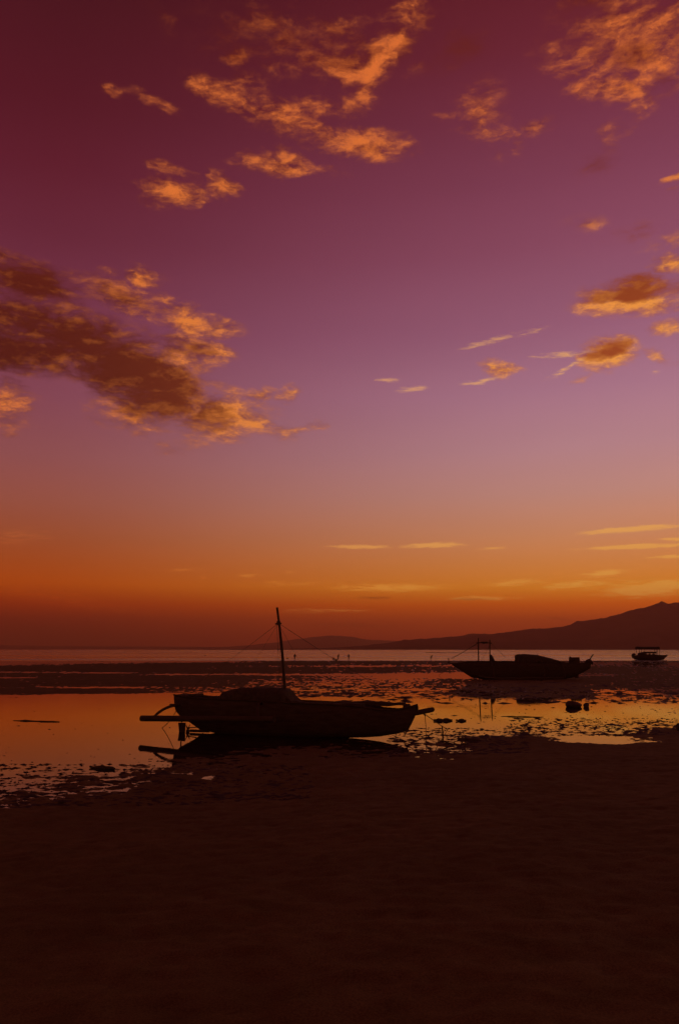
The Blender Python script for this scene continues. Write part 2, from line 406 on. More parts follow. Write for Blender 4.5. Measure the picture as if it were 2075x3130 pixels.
# share of mud against water at places of the flat: column -> rows (-1 open pool .. +1 bare mud)
FLAT = {
 0: [(2010,-.9),(2018,-.5),(2030,-.4),(2037,1),(2050,.9),(2054,-.45),(2057,1),(2069,.6),(2072,-.5),(2075,1),(2105,.6),(2120,.8),(2124,.9),(2127,-.7),(2133,-.2),(2138,-1.4),(2330,-1.4),(2348,-.5),(2390,-.1),(2440,.1),(2480,.5),(2540,1.2)],
 300: [(2010,-.9),(2019,.3),(2025,-.5),(2031,1),(2053,1),(2057,-.5),(2060,1),(2096,1),(2100,-.7),(2105,.9),(2120,.9),(2127,-1.4),(2318,-1.4),(2345,-.35),(2385,0),(2425,.35),(2470,1.2)],
 600: [(2010,-.9),(2019,.4),(2023,-.3),(2028,1),(2058,.9),(2061,-.2),(2065,1),(2095,.75),(2106,.3),(2118,.2),(2125,-1.4),(2285,-1.4),(2315,-.25),(2360,.1),(2400,.5),(2440,1.2)],
 900: [(2010,-.9),(2017,.3),(2022,.9),(2033,.9),(2036,.1),(2039,.9),(2058,.7),(2063,-.5),(2067,.6),(2085,.15),(2110,.05),(2125,.15),(2135,-1.4),(2255,-1.4),(2275,0),(2300,.45),(2340,.6),(2400,1)],
 1100: [(2010,-0.90),(2017,0.30),(2022,0.90),(2033,0.50),(2036,-0.40),(2040,0.90),(2056,0.60),(2062,-0.80),(2068,-0.10),(2085,0.10),(2110,0.05),(2130,0.10),(2140,-1.40),(2240,-1.40),(2255,-0.52),(2290,0.03),(2320,0.75),(2370,1.00)],
 1250: [(2010,-0.90),(2017,0.30),(2022,0.90),(2031,0.60),(2035,-0.30),(2040,0.90),(2055,0.40),(2061,-0.90),(2071,-0.30),(2085,0.25),(2110,0.10),(2135,0.00),(2143,-1.40),(2225,-1.30),(2238,-0.47),(2270,-0.32),(2300,-0.12),(2325,0.70),(2360,1.00)],
 1400: [(2010,-0.90),(2017,0.40),(2022,0.90),(2031,0.40),(2036,0.20),(2042,0.90),(2055,0.20),(2060,-1.00),(2071,-0.80),(2077,0.50),(2100,0.45),(2130,0.10),(2147,-1.30),(2212,-1.30),(2228,-0.42),(2260,-0.22),(2290,-0.07),(2315,0.60),(2345,1.00)],
 1600: [(2010,-0.90),(2017,0.50),(2022,0.90),(2031,0.40),(2036,0.30),(2042,0.90),(2085,0.80),(2110,0.50),(2135,0.15),(2150,-1.30),(2200,-1.20),(2214,-0.52),(2235,-0.32),(2250,0.30),(2258,1.20),(2290,1.40),(2340,1.40)],
 1730: [(2010,-0.90),(2016,0.50),(2020,0.80),(2028,0.10),(2036,0.60),(2058,0.80),(2064,0.20),(2070,0.90),(2090,0.75),(2115,0.35),(2140,0.15),(2152,-1.20),(2190,-1.10),(2207,-0.52),(2232,-0.22),(2240,0.40),(2246,-1.02),(2255,-1.40),(2265,-1.02),(2274,0.90),(2310,1.40)],
 1850: [(2010,-0.90),(2016,0.50),(2020,0.70),(2027,-0.10),(2034,0.40),(2042,0.70),(2058,0.70),(2064,-0.40),(2069,0.80),(2100,0.55),(2125,0.05),(2145,0.10),(2158,-1.10),(2190,-1.02),(2207,-0.37),(2232,-0.22),(2248,0.30),(2254,-1.20),(2272,-1.40),(2278,0.80),(2310,1.40)],
 1960: [(2010,-0.90),(2016,0.40),(2020,0.70),(2027,-0.10),(2036,0.20),(2046,0.70),(2100,0.65),(2120,0.05),(2145,0.05),(2160,-0.60),(2195,-0.62),(2210,-0.27),(2235,-0.12),(2250,0.70),(2266,-0.12),(2272,-0.42),(2279,0.90),(2310,1.40)],
 2075: [(2010,-0.90),(2016,0.40),(2020,0.70),(2027,-0.10),(2036,0.10),(2050,0.60),(2100,0.70),(2120,0.05),(2145,0.10),(2160,-0.50),(2195,-0.52),(2215,-0.22),(2230,0.40),(2242,1.00),(2300,1.40)],
}
EDGE = [(-900,2520),(0,2500),(300,2450),(600,2420),(900,2370),(1200,2325),(1500,2290),(1700,2284),(1900,2288),(2075,2262),(3000,2245)]

def flats(X, Y):
    """height of mud against the still water at z = 0"""
    Yc = np.maximum(Y, 4.0)
    c, s = math.cos(TILT), math.sin(TILT)
    dz = -EYE
    fw = Yc * c + dz * s
    u = 1037.5 + F * X / fw
    v = 1565 - F * (-Yc * s + dz * c) / fw
    # wander so that no boundary runs dead straight
    wob = fbm(X * .12, Y * .12, 51, 4)
    uu = u + 40 * fbm(X * .3, Y * .08, 77, 3)
    vv = v + (v - 1985) * (.013 * wob + .010 * fbm(X * .9, Y * .9, 91, 3))
    cols = sorted(FLAT)
    vals = np.stack([np.interp(vv, [p[0] for p in FLAT[k]], [p[1] for p in FLAT[k]]) for k in cols])
    uc = np.clip(uu, cols[0], cols[-1] - 1e-3)
    idx = np.clip(np.searchsorted(cols, uc, side='right') - 1, 0, len(cols) - 2)
    ca = np.array(cols, float)
    tt = (uc - ca[idx]) / (ca[idx + 1] - ca[idx])
    tt = tt * tt * (3 - 2 * tt)
    b0 = np.take_along_axis(vals, idx[None], 0)[0]; b1 = np.take_along_axis(vals, idx[None] + 1, 0)[0]
    bias = b0 * (1 - tt) + b1 * tt
    n = .75 * fbm(X * 1.1, Y * 1.5, 11, 5, .72) + 1.0 * fbm(X * 4.2, Y * 6.0, 14, 3, .75)
    n2 = fbm(X * .22, Y * .3, 23, 3)
    h = bias + .72 * n + .25 * n2
    hs = .034 * np.clip(22 / Yc, .22, 1)
    hh = np.where(h > 0, np.minimum(h, .6) * hs + np.maximum(h - .6, 0) * .03, np.maximum(h * .10, -.16))
    # strand rising to where the picture was taken
    ve = np.interp(u, [e[0] for e in EDGE], [e[1] for e in EDGE])
    ye = F * EYE / (ve - 1985)
    q = np.clip(1 - Y / ye, 0, None)
    hh = hh + 1.12 * np.minimum(q, 1) ** 1.25 + np.maximum(q - 1, 0) * .3
    hh = hh + np.where(q > 0, .012 * fbm(X * .8, Y * .8, 31, 5) * np.minimum(q * 5, 1), 0)
    # the seaward edge sinks below the sea
    hh = hh - np.clip((Y - 195) / 60, 0, 4) * .35
    return hh

def grid_mesh(name, X, Y, Z, mat):
    ny, nx = X.shape
    me = bpy.data.meshes.new(name)
    me.vertices.add(nx * ny)
    me.vertices.foreach_set('co', np.stack([X, Y, Z], -1).reshape(-1).astype(np.float32))
    i = (np.arange(ny - 1)[:, None] * nx + np.arange(nx - 1)[None]).reshape(-1)
    q = np.stack([i, i + 1, i + nx + 1, i + nx], -1)
    nf = len(q)
    me.loops.add(nf * 4); me.polygons.add(nf)
    me.loops.foreach_set('vertex_index', q.reshape(-1).astype(np.int32))
    me.polygons.foreach_set('loop_start', (np.arange(nf) * 4).astype(np.int32))
    me.polygons.foreach_set('use_smooth', np.ones(nf, bool))
    me.update(calc_edges=True); me.validate()
    me.materials.append(M[mat])
    o = bpy.data.objects.new(name, me); col.objects.link(o)
    return o

rows = [-60, -40, -25, -14, -7, -3, 0, 1.5]
y = 2.5
while y < 262:
    rows.append(y); y += max(.06, y * y / 5200 if y < 120 else y * y / 4200)
rows += [300, 400, 700]
YY = np.array(rows)
fine = np.linspace(-.43, .43, 760)
side = np.array([.45, .48, .53, .6, .75, 1.0, 1.6, 3, 6])
U = np.concatenate([-side[::-1], fine, side])
GY = np.repeat(YY[:, None], len(U), 1)
GX = U[None] * (np.maximum(YY, 0)[:, None] + 26)
GZ = flats(GX, GY)
tag(grid_mesh('mud_flat', GX, GY, GZ, 'mud'), kind='structure')
def mud_z(x, y): return float(flats(np.array([float(x)]), np.array([float(y)]))[0])

# still pools and the sea
o = link_mesh('pool_water', [(-400, 4, 0), (400, 4, 0), (400, 196, 0), (-400, 196, 0)], [(0, 1, 2, 3)], 'water', None, False)
tag(o, kind='structure')
o = link_mesh('sea', [(-60000, 190, -.03), (60000, 190, -.03), (60000, 60000, -.03), (-60000, 60000, -.03)], [(0, 1, 2, 3)], 'sea', None, False)
tag(o, kind='structure')

# ------------------------------------------------------------------ hills across the bay
def ridge(name, prof, dist, depth, seed, rough=1.0):
    """mountain range whose crest stands at 'dist'; prof = crest heights seen along the bay"""
    us = np.arange(prof[0][0], prof[-1][0] + .1, 5.0)
    hs = np.interp(us, [p[0] for p in prof], [p[1] for p in prof])
    x = (us - 1037.5) / (F * math.cos(TILT)) * dist
    H = hs / F * dist                      # px above horizon -> metres
    H = H + rough * fbm(x / 260, x * 0 + 3.3, seed, 5) * np.minimum(H * .05, 14) + rough * 4 * fbm(x / 45, x * 0 + 8.1, seed + 2, 3) * np.minimum(H / 60, 1)
    T = np.concatenate([np.linspace(-1, 0, 22), np.linspace(.06, 1, 14)])
    Xg = np.repeat(x[None], len(T), 0)
    Yg = dist + T[:, None] * depth[0] * np.where(T[:, None] < 0, 1, depth[1] / depth[0]) + np.zeros_like(Xg)
    shape = np.clip(1 - np.abs(T[:, None]), 0, 1) ** 1.15
    spur = 1 + .32 * fbm(Xg / 420, Yg / 900, seed + 5, 5) * (1 - shape) * 2 * (T[:, None] < 0)
    Zg = H[None] * shape * spur + EYE * (shape > .98)
    Zg = np.where(T[:, None] <= -1, -8, Zg)
    Zg[-1] = -8
    return tag(grid_mesh(name, Xg, Yg, Zg, 'hill'), kind='structure')

# heights above the horizon in photograph pixels
NEAR = [(640,0),(800,1),(1000,4),(1120,12),(1180,20),(1230,29),(1290,33),(1340,36),(1400,42),(1440,47),(1490,46),(1540,52),(1600,60),(1640,63),(1690,68),(1725,72),(1745,85),(1770,87),(1830,94),(1870,108),(1900,116),(1945,124),(1965,131),(1985,137),(1994,140),(2001,146),(2008,143),(2020,137),(2050,140),(2075,144),(2140,152),(2250,165),(2400,172),(2600,175),(3000,172),(3600,165),(4000,150),(4400,90),(4800,30)]
ridge('mountain', NEAR, 9000, (2600, 3000), 5)
FAR = [(500,2),(700,8),(780,13),(860,22),(900,29),(960,36),(1010,41),(1040,41),(1080,36),(1110,30),(1150,27),(1230,24),(1400,20),(1700,10)]
ridge('distant_hill', FAR, 16500, (2600, 2600), 9)
COAST = [(-2600,9),(-1500,12),(-600,14),(-60,17),(0,13),(60,12),(160,10.5),(300,10),(450,9),(620,8),(760,6),(900,3)]
ridge('distant_coast', COAST, 18500, (1800, 1800), 13, .4)

# ------------------------------------------------------------------ boats
class Frame:
    """upright plane through two ground points: photograph pixel -> length along, height"""
    def __init__(self, A, B):
        self.A = Vector(A); e = (Vector(B) - self.A); e.z = 0; self.e = e.normalized()
        self.n = Vector((-self.e.y, self.e.x, 0)); self.rz = math.atan2(self.e.y, self.e.x)
    def at(self, u, v, off=0.0):
        r = ray(u, v); o_ = Vector((0, 0, EYE)); A = self.A + self.n * off
        t_ = (A - o_).dot(self.n) / r.dot(self.n)
        p = o_ + r * t_
        return Vector(((p - self.A).dot(self.e), off, p.z))
    def local(self, p):
        d = Vector(p) - self.A
        return Vector((d.dot(self.e), d.dot(self.n), d.z))

def hull_part(fr, st, parent, mat='hull', deck_drop=.05):
    """st: (u, top v, keel v, half beam)"""
    rings = []; top = []
    for u, vt, vk, w in st:
        T_, K_ = fr.at(u, vt), fr.at(u, vk)
        s_, zt, zk = (T_.x + K_.x) / 2, T_.z, K_.z
        h = zt - zk
        prof = [(0, 0), (.30, .04), (.62, .2), (.84, .48), (.95, .75), (1, 1)]
        r = [Vector((s_, -w * a, zk + h * b_)) for a, b_ in reversed(prof)] + [Vector((s_, w * a, zk + h * b_)) for a, b_ in prof[1:]]
        rings.append(r); top.append((s_, w, zt))
    hb = MB().loft(rings, close=False, caps=False)
    n = len(rings[0])
    hb.f.append(tuple(range(n))); hb.f.append(tuple(range((len(rings) - 1) * n, len(rings) * n)))
    hull = hb.build('hull', mat, parent, smooth=True)
    sol = hull.modifiers.new('thick', 'SOLIDIFY'); sol.thickness = .03; sol.offset = 1
    dk_ = MB()
    dv = [(s_, y_, zt - deck_drop) for s_, w, zt in top for y_ in (-w * .97, w * .97)]
    dk_.add(dv, [(2 * i, 2 * i + 2, 2 * i + 3, 2 * i + 1) for i in range(len(top) - 1)])
    dk_.build('deck', 'wood', parent)
    for sgn in (-1, 1):
        MB().tube([(s_, sgn * (w + .01), zt) for s_, w, zt in top], .028, 6).build('gunwale', 'wood', parent, True)
    return hull

# ---- the beached boat with a mast
fr = Frame(ground(545, 2236.5), ground(1250, 2262))
boat = empty('outrigger_boat', fr.A, fr.rz)
tag(boat, 'dark wooden outrigger boat with a single stayed mast and domed cabin', 'boat')
hull = hull_part(fr, [
 (545,2122,2178,.30),(560,2124,2194,.38),(590,2127,2212,.46),(615,2131,2230,.50),(680,2134,2246,.55),(800,2138,2254,.58),(910,2145,2257,.58),(1030,2150,2256,.56),
 (1119,2157,2254,.50),(1162,2166,2251,.40),(1212,2169,2243,.28),(1238,2165,2237,.19),(1250,2159,2222,.14),(1260,2160,2202,.09),(1268,2160,2186,.06),(1276,2160,2176,.04)], boat)
# raised stern wings
A = fr.at
MB().box((0, -.30, -.02), (.5, .30, .02), Matrix.Rotation(.03, 3, 'Y'), A(546, 2124)).build('stern_board', 'wood', boat, bevel=.008)
# cabin: a hooped cover over the middle of the boat
prof = [(680,2133),(686,2123),(694,2114),(706,2109.5),(720,2106),(738,2103),(760,2101),(790,2100.5),(830,2101.5),(862,2103.5),(880,2107),(886,2114),(889,2122)]
rings = []
for u, v in prof:
    p = A(u, v); w = .50; z0 = A(u, 2145).z; h = p.z - z0
    rings.append([Vector((p.x, -w * math.cos(th) if abs(math.cos(th)) > .99 else -w * math.copysign(abs(math.cos(th)) ** .55, math.cos(th)), z0 + h * abs(math.sin(th)) ** .7)) for th in [math.pi * k / 12 for k in range(13)]])
cab = MB().loft(rings, close=False, caps=True).build('cabin', 'canvas', boat, True)
for u0 in (700, 740, 780, 820, 858):
    i = min(range(len(prof)), key=lambda k: abs(prof[k][0] - u0))
    MB().tube([q + Vector((0, 0, .006)) for q in rings[i]], .017, 6).build('hoop', 'bamboo', cab, True)
# step at the cabin's front: hatch and coaming
a_, b_ = A(884, 2121), A(911, 2147)
MB().add([(a_.x, y_, z_) for y_ in (-.42, .42) for z_ in (a_.z - .45, a_.z)] + [(b_.x, y_, z_) for y_ in (-.42, .42) for z_ in (b_.z - .15, b_.z)],
         [(0,1,3,2),(4,6,7,5),(1,5,7,3),(0,2,6,4),(0,4,5,1),(2,3,7,6)]).build('hatch', 'wood', boat, bevel=.01)
# heap of gear on the aft deck: light patches show between hull and cover
MB().box((-.10, -.28, -.04), (.14, .28, .035), None, A(600, 2123.5)).build('thwart', 'wood', boat, bevel=.01)
MB().box((-.08, -.3, -.05), (.12, .3, .03), None, A(655, 2131)).build('thwart', 'wood', boat, bevel=.01)
# loose boards along the foredeck
def board(u0, v0, u1, v1, th, y0, y1, name='deck_board'):
    p, q = A(u0, v0), A(u1, v1)
    n_ = 5; vs = []
    for k in range(n_ + 1):
        c_ = p.lerp(q, k / n_) + Vector((0, 0, .012 * math.sin(k * 2.1)))
        vs.append([Vector((c_.x, y0, c_.z - th)), Vector((c_.x, y1, c_.z - th)), Vector((c_.x, y1, c_.z)), Vector((c_.x, y0, c_.z))])
    MB().loft(vs).build(name, 'wood', boat, bevel=.004)
board(905, 2142, 1000, 2147.5, .12, -.36, -.12)
board(985, 2147, 1120, 2149.5, .13, -.40, -.10)
board(960, 2145, 1188, 2146.5, .11, .02, .30)
board(1150, 2151, 1238, 2146.5, .085, -.10, .10)
MB().box((-.09, -.16, -.10), (.07, .16, .03), None, A(1243, 2155)).build('fore_cleat', 'wood', boat, bevel=.012)
MB().tube([A(1256, 2160, -.1), A(1276, 2154, -.1)], .03, 8).build('samson_post', 'wood', boat, True)
# bowsprit log
pts = [A(1205, 2193), A(1250, 2183), A(1290, 2175.5), A(1318, 2169.5), A(1325, 2168), A(1327.5, 2167.4)]
MB().tube(pts, [.07, .078, .078, .076, .06, .02], 12).build('bowsprit', 'wood', boat, True)
# stem post
MB().tube([A(1240, 2238), A(1252, 2216), A(1266, 2187), A(1274, 2166)], [.035, .035, .035, .03], 8).build('stem', 'wood', boat, True)
# mast with its truck, cross piece and stays
mt = A(847, 1857); mb = A(870.5, 2112)
mast_pts = [mb.lerp(mt, k / 10) + Vector((.035 * math.sin(math.pi * k / 10), 0, 0)) for k in range(11)]
mast = MB().tube(mast_pts, [.052 - .016 * k / 10 for k in range(11)], 10).build('mast', 'bamboo', boat, True)
hd = A(851.5, 1905)
MB().tube([hd + Vector((-.11, -.02, -.03)), hd + Vector((0, 0, .02)), hd + Vector((.10, .02, -.01))], [.02, .03, .02], 8).build('mast_band', 'wood', mast, True)
MB().tube([hd + Vector((0, 0, -.06)), hd + Vector((0, 0, .07))], [.062, .06], 10).build('rope_lashing', 'rope', mast, True)
for tgt, r_ in ((A(556, 2122), .006), (A(1236, 2147), .007), (A(722, 2104, .5), .004), (A(985, 2147, .45), .004), (A(862, 2104, -.48), .004)):
    MB().tube(sag(hd, tgt, .03, 12), r_, 5).build('stay', 'rope', boat, True)
MB().tube(sag(hd + Vector((-.06, 0, -.02)), A(855, 2104), .0, 6), .006, 5).build('halyard', 'rope', boat, True)
# near side float and its arms
f0 = fr.local(ground(431, 2241)) + Vector((0, 0, .475))
f1 = fr.local(ground(548, 2247.5)) + Vector((0, 0, .53))
fd = (f1 - f0); fd.z = 0
f2 = fr.at(840, 2199, f0.y - .75)
fpts = [f0.lerp(f2, k / 14) for k in range(15)]
fpts = [fpts[0] - (fpts[1] - fpts[0]) * .03] + fpts
FR = .098
MB().tube(fpts, [FR * .72] + [FR * (1 - .12 * k / 14) for k in range(15)], 12).build('outrigger_float', 'bamboo', boat, True)
def on_float(u):
    best = min(range(200), key=lambda k: abs((lambda p: 1037.5 + F * (fr.A + fr.e * p.x + fr.n * p.y).x / ((fr.A + fr.e * p.x + fr.n * p.y).y * math.cos(TILT) + (p.z - EYE) * math.sin(TILT)))(f0.lerp(f2, k / 199)) - u))
    return f0.lerp(f2, best / 199)
def arm(u_f, mids, end, r_=.05):
    p0 = on_float(u_f) + Vector((0, 0, FR * .7))
    pts_ = [p0] + mids(p0) + [end]
    # smooth bend
    res = []
    for k in range(13):
        t_ = k / 12
        a_ = p0.lerp(pts_[1], t_); c_ = pts_[1].lerp(end, t_); res.append(a_.lerp(c_, t_))
    return MB().tube(res, [r_ * .8] + [r_] * 11 + [r_], 8).build('outrigger_arm', 'wood', boat, True)
e1 = A(556, 2153, -.32)
arm(473, lambda p: [Vector((e1.x - .50, -.55, e1.z - .03))], e1, .045)
MB().box((-.09, -.06, -.05), (.10, .06, .05), None, A(528, 2156, -.38)).build('arm_clamp', 'wood', boat, bevel=.01)
e2 = A(800, 2150, -.50)
arm(790, lambda p: [Vector((e2.x, -.95, e2.z + .05))], e2, .045)
# stern gear: rudder, propeller and shaft
rd = A(546, 2211); re_ = A(568, 2241)
rud = MB().add([(A(546,2209).x, y_, A(546,2209).z) for y_ in (-.02,.02)] + [(A(568,2209).x, y_, A(568,2209).z) for y_ in (-.02,.02)] +
         [(A(566,2238).x, y_, A(566,2240).z) for y_ in (-.02,.02)] + [(A(549,2242).x, y_, A(549,2241).z) for y_ in (-.02,.02)],
         [(0,2,4,6),(7,5,3,1),(0,1,3,2),(2,3,5,4),(4,5,7,6),(6,7,1,0)]).build('rudder', 'wood', boat, bevel=.006)
MB().tube([A(556, 2208), A(556, 2150)], .022, 8).build('rudder_stock', 'metal', rud, True)
hub = A(575, 2225)
prop = MB().tube([hub + Vector((-.05, 0, 0)), hub + Vector((.06, 0, 0))], [.02, .03], 10)
for k in range(3):
    th = k * 2.0944 + .5
    d_ = Vector((0, math.cos(th), math.sin(th))); tn = Vector((0, -math.sin(th), math.cos(th)))
    vs = []
    for rr, ww in ((.02, .02), (.07, .055), (.12, .06), (.155, .025)):
        for sg in (-1, 1):
            for tk in (-.005, .005): vs.append(hub + d_ * rr + tn * ww * sg + Vector((ww * .6 * sg + tk, 0, 0)))
    rg = [[vs[4*i], vs[4*i+1], vs[4*i+3], vs[4*i+2]] for i in range(4)]
    prop.loft(rg)
prop.build('propeller', 'metal', boat, True)
MB().tube([hub, A(612, 2222), A(680, 2214)], .016, 8).build('propeller_shaft', 'metal', boat, True)
MB().tube([A(582, 2233.5, -.1), A(640, 2235, -.1)], .045, 10).build('stern_tube', 'wood', boat, True)
MB().tube([A(594, 2206), A(606, 2220), A(622, 2236)], .04, 8).build('skeg', 'wood', boat, True)
# lines
w0 = fr.local(ground(494, 2225))
MB().tube(sag(A(549, 2156, -.1), w0 - Vector((0, 0, .02)), .10, 12), .012, 6).build('stern_line', 'rope', boat, True)
bl = A(1296, 2181)
MB().tube(sag(bl, fr.local(ground(1368, 2230)), .02, 10), .012, 6).build('bow_line', 'rope', boat, True)
MB().tube([bl + Vector((.02, 0, -.02)), A(1301, 2220), A(1302, 2264)], .010, 6).build('bow_line', 'rope', boat, True)
MB().tube([bl + Vector((-.03, 0, .05)), bl + Vector((0, -.05, -.02)), bl + Vector((.04, 0, -.07))], .02, 6).build('bow_knot', 'rope', boat, True)

# ---- the farther boat with twin poles
fr2 = Frame(ground(1443, 2077), ground(1760, 2076))
boat2 = empty('outrigger_boat', fr2.A, fr2.rz)
tag(boat2, 'long dark boat with twin upright poles and a crossbar, aground on the far mud bank', 'boat')
hull_part(fr2, [
 (1381,2029,2033,.06),(1392,2028,2040,.16),(1404,2026,2047,.28),(1420,2024,2058,.42),(1440,2022,2071,.55),(1480,2021,2077,.7),(1560,2022,2079,.8),(1650,2024,2079,.8),
 (1720,2026,2077,.7),(1752,2027,2070,.6),(1775,2027,2058,.5),(1800,2026,2044,.4)], boat2)
A2 = fr2.at
for u0, vt in ((1461.5, 1950), (1496.5, 1955)):
    MB().tube([A2(u0 + .5, 2030), A2(u0, 2000), A2(u0 - .3, vt)], [.065, .06, .045], 8).build('pole', 'bamboo', boat2, True)
MB().tube([A2(1455, 1965), A2(1479, 1963.5), A2(1502, 1966)], .04, 8).build('crossbar', 'bamboo', boat2, True)
bd = MB()
rb = random.Random(3)
for k in range(7):
    c_ = A2(1472 + k * 2.3, 1964.5 + rb.uniform(-1.5, 1.5))
    bd.tube([c_ + Vector((-.16, rb.uniform(-.08, .08), rb.uniform(-.05, .05))), c_, c_ + Vector((.16, rb.uniform(-.08, .08), rb.uniform(-.06, .04)))], [.03, .06, .03], 6)
bd.build('furled_bundle', 'canvas', boat2, True)
MB().tube([A2(1300, 1994.5), A2(1400, 1995.5), A2(1498, 1995.5)], .022, 6).build('boom', 'bamboo', boat2, True)
MB().tube(sag(A2(1459, 1966), A2(1379, 2013), .04), .032, 6).build('forestay', 'rope', boat2, True)
MB().tube(sag(A2(1499, 1966), A2(1546, 2011), .03), .014, 6).build('backstay', 'rope', boat2, True)
MB().tube(sag(A2(1497, 1970), A2(1470, 2020, .6), .02), .010, 6).build('stay', 'rope', boat2, True)
# gear heap against the after pole
rg = []
for u0, v0, hw in ((1496,2003,.10),(1499,2000.5,.16),(1503,2003,.2),(1507,2009,.22),(1510,2019,.2)):
    p = A2(u0, v0); z0 = A2(u0, 2024).z
    rg.append([Vector((p.x, hw * math.cos(th), z0 + (p.z - z0) * (.5 + .5 * math.sin(th)))) for th in [2 * math.pi * k / 10 for k in range(10)]])
MB().loft(rg).build('covered_gear', 'canvas', boat2, True)
# sloping deck house
cp = [(1578,2001.5),(1600,2000.5),(1640,2003),(1680,2012),(1718,2024)]
rg = []
for u0, v0 in cp:
    p = A2(u0, v0); z0 = A2(u0, 2030).z; w = .62
    rg.append([Vector((p.x, y_, z_)) for y_, z_ in ((-w, z0), (-w, z0 + (p.z - z0) * .85), (-w * .6, p.z), (w * .6, p.z), (w, z0 + (p.z - z0) * .85), (w, z0))])
dh = MB().loft(rg).build('deck_house', 'canvas', boat2)
MB().tube([A2(1578, 2001), A2(1600, 1999.8), A2(1645, 2003)], .035, 6).build('roof_edge', 'wood', dh, True)
MB().tube([A2(1638, 2004), A2(1641.5, 1999.5)], .025, 6).build('vent_pipe', 'metal', dh, True)
MB().box((-.38, -.4, -.3), (.38, .4, .3), None, A2(1754, 2019)).build('engine_box', 'wood', boat2, bevel=.03)
MB().tube([A2(1742, 2018), A2(1741, 2004)], .03, 6).build('stern_post', 'wood', boat2, True)
MB().tube([A2(1766, 2022), A2(1768, 2008)], .03, 6).build('stern_post', 'wood', boat2, True)
rg = []
for u0, v0 in ((1788,2024),(1791,2017),(1798,2014),(1804,2016),(1808,2024)):
    p = A2(u0, v0); z0 = A2(u0, 2030).z
    rg.append([Vector((p.x, .3 * math.cos(th), z0 + (p.z - z0) * (.5 + .5 * math.sin(th)))) for th in [2 * math.pi * k / 10 for k in range(10)]])
MB().loft(rg).build('net_heap', 'weed', boat2, True)
MB().tube([A2(1798, 2020), A2(1812, 2000)], [.05, .06], 6).build('tiller', 'wood', boat2, True)
MB().tube([A2(1371, 2027), A2(1370.5, 2011)], .045, 6).build('bow_post', 'wood', boat2, True)
MB().tube([A2(1368, 2026), A2(1392, 2030), A2(1420, 2034)], .06, 6).build('bowsprit', 'wood', boat2, True)
MB().box((-.18, -.02, -.2), (.18, .02, .25), None, A2(1761, 2066)).build('rudder', 'wood', boat2, bevel=.01)
for off in (-2.0, 2.0):
    q = [A2(1462 + 260 * k / 10, 2062, off) for k in range(11)]
    for p in q: p.z = .17
    q[0].z = .36; q[1].z = .22
    MB().tube(q, .085, 8).build('outrigger_float', 'bamboo', boat2, True)
    for u0 in (1490, 1640, 1700):
        p = A2(u0, 2024)
        MB().tube([(p.x, 0, p.z + .02), (p.x, off * .6, p.z + .05), (p.x, off * .9, p.z * .6), (p.x, off, .2)], .05, 6).build('outrigger_arm', 'bamboo', boat2, True)
MB().tube(sag(A2(1384, 2031), fr2.local(ground(1340, 2064)), .05), .015, 5).build('bow_line', 'rope', boat2, True)

# ---- canopied boat at the sea's edge
fr3 = Frame(ground(1938, 2017), ground(2031, 2017))
boat3 = empty('canopied_boat', fr3.A, fr3.rz)
tag(boat3, 'small passenger boat with a flat canopy on posts at the edge of the sea', 'boat')
hull_part(fr3, [(1931,2003,2009,.6),(1938,2004,2016,.8),(1955,2003,2018,1.0),(1985,2002,2018.5,1.05),(2010,2001.5,2018,.9),(2026,2002.5,2016.5,.5),(2033,2002.5,2010,.25),(2039,2001.2,2003.5,.06)], boat3)
A3 = fr3.at
cy = MB()
ry = []
for u0, dz_ in ((1944.5,.05),(1950,.0),(1975,.03),(2004,.0),(2010,.05)):
    p, q = A3(u0, 1977), A3(u0, 1985)
    ry.append([Vector((p.x, y_, z_)) for y_, z_ in ((-1.1, q.z), (-1.1, p.z - .1), (-.5, p.z + dz_), (.5, p.z + dz_), (1.1, p.z - .1), (1.1, q.z))])
can = cy.loft(ry).build('canopy', 'canvas', boat3)
for u0 in (1948, 1963, 2003.5, 2009):
    for off in (-1.0, 1.0):
        p, q = A3(u0, 2003), A3(u0, 1984)
        MB().tube([(p.x, off, p.z), (q.x, off, q.z)], .05, 6).build('post', 'wood', boat3, True)
cr = MB().loft([[Vector((A3(u0, v0).x, y_, z_)) for y_, z_ in ((-.7, A3(u0, 2003).z), (-.7, A3(u0, v0).z), (.7, A3(u0, v0).z), (.7, A3(u0, 2003).z))] for u0, v0 in ((1950,1997),(1955,1995),(1966,1993),(1968,2000),(2003,2000))])
cr.build('cabin', 'hull', boat3)
p, q = A3(1966, 1992), A3(2003, 1997.5)
MB().box((0, -.7, 0), (q.x - p.x, .7, p.z - q.z), None, (p.x, 0, q.z)).build('rail_cloth', 'canvas', boat3)
for u0 in (1972, 1984, 1996):
    MB().box((-.08, -.6, 0), (.08, .6, A3(u0, 1997.5).z - A3(u0, 2002).z), None, A3(u0, 2002.5)).build('bench', 'wood', boat3)
MB().tube([A3(1930, 2002), A3(1936, 1999.5), A3(1941, 2001)], [.2, .3, .2], 8).build('outboard_motor', 'metal', boat3, True)
MB().tube([A3(1930, 2003), A3(1932, 2013)], [.14, .08], 8).build('motor_leg', 'metal', boat3, True)

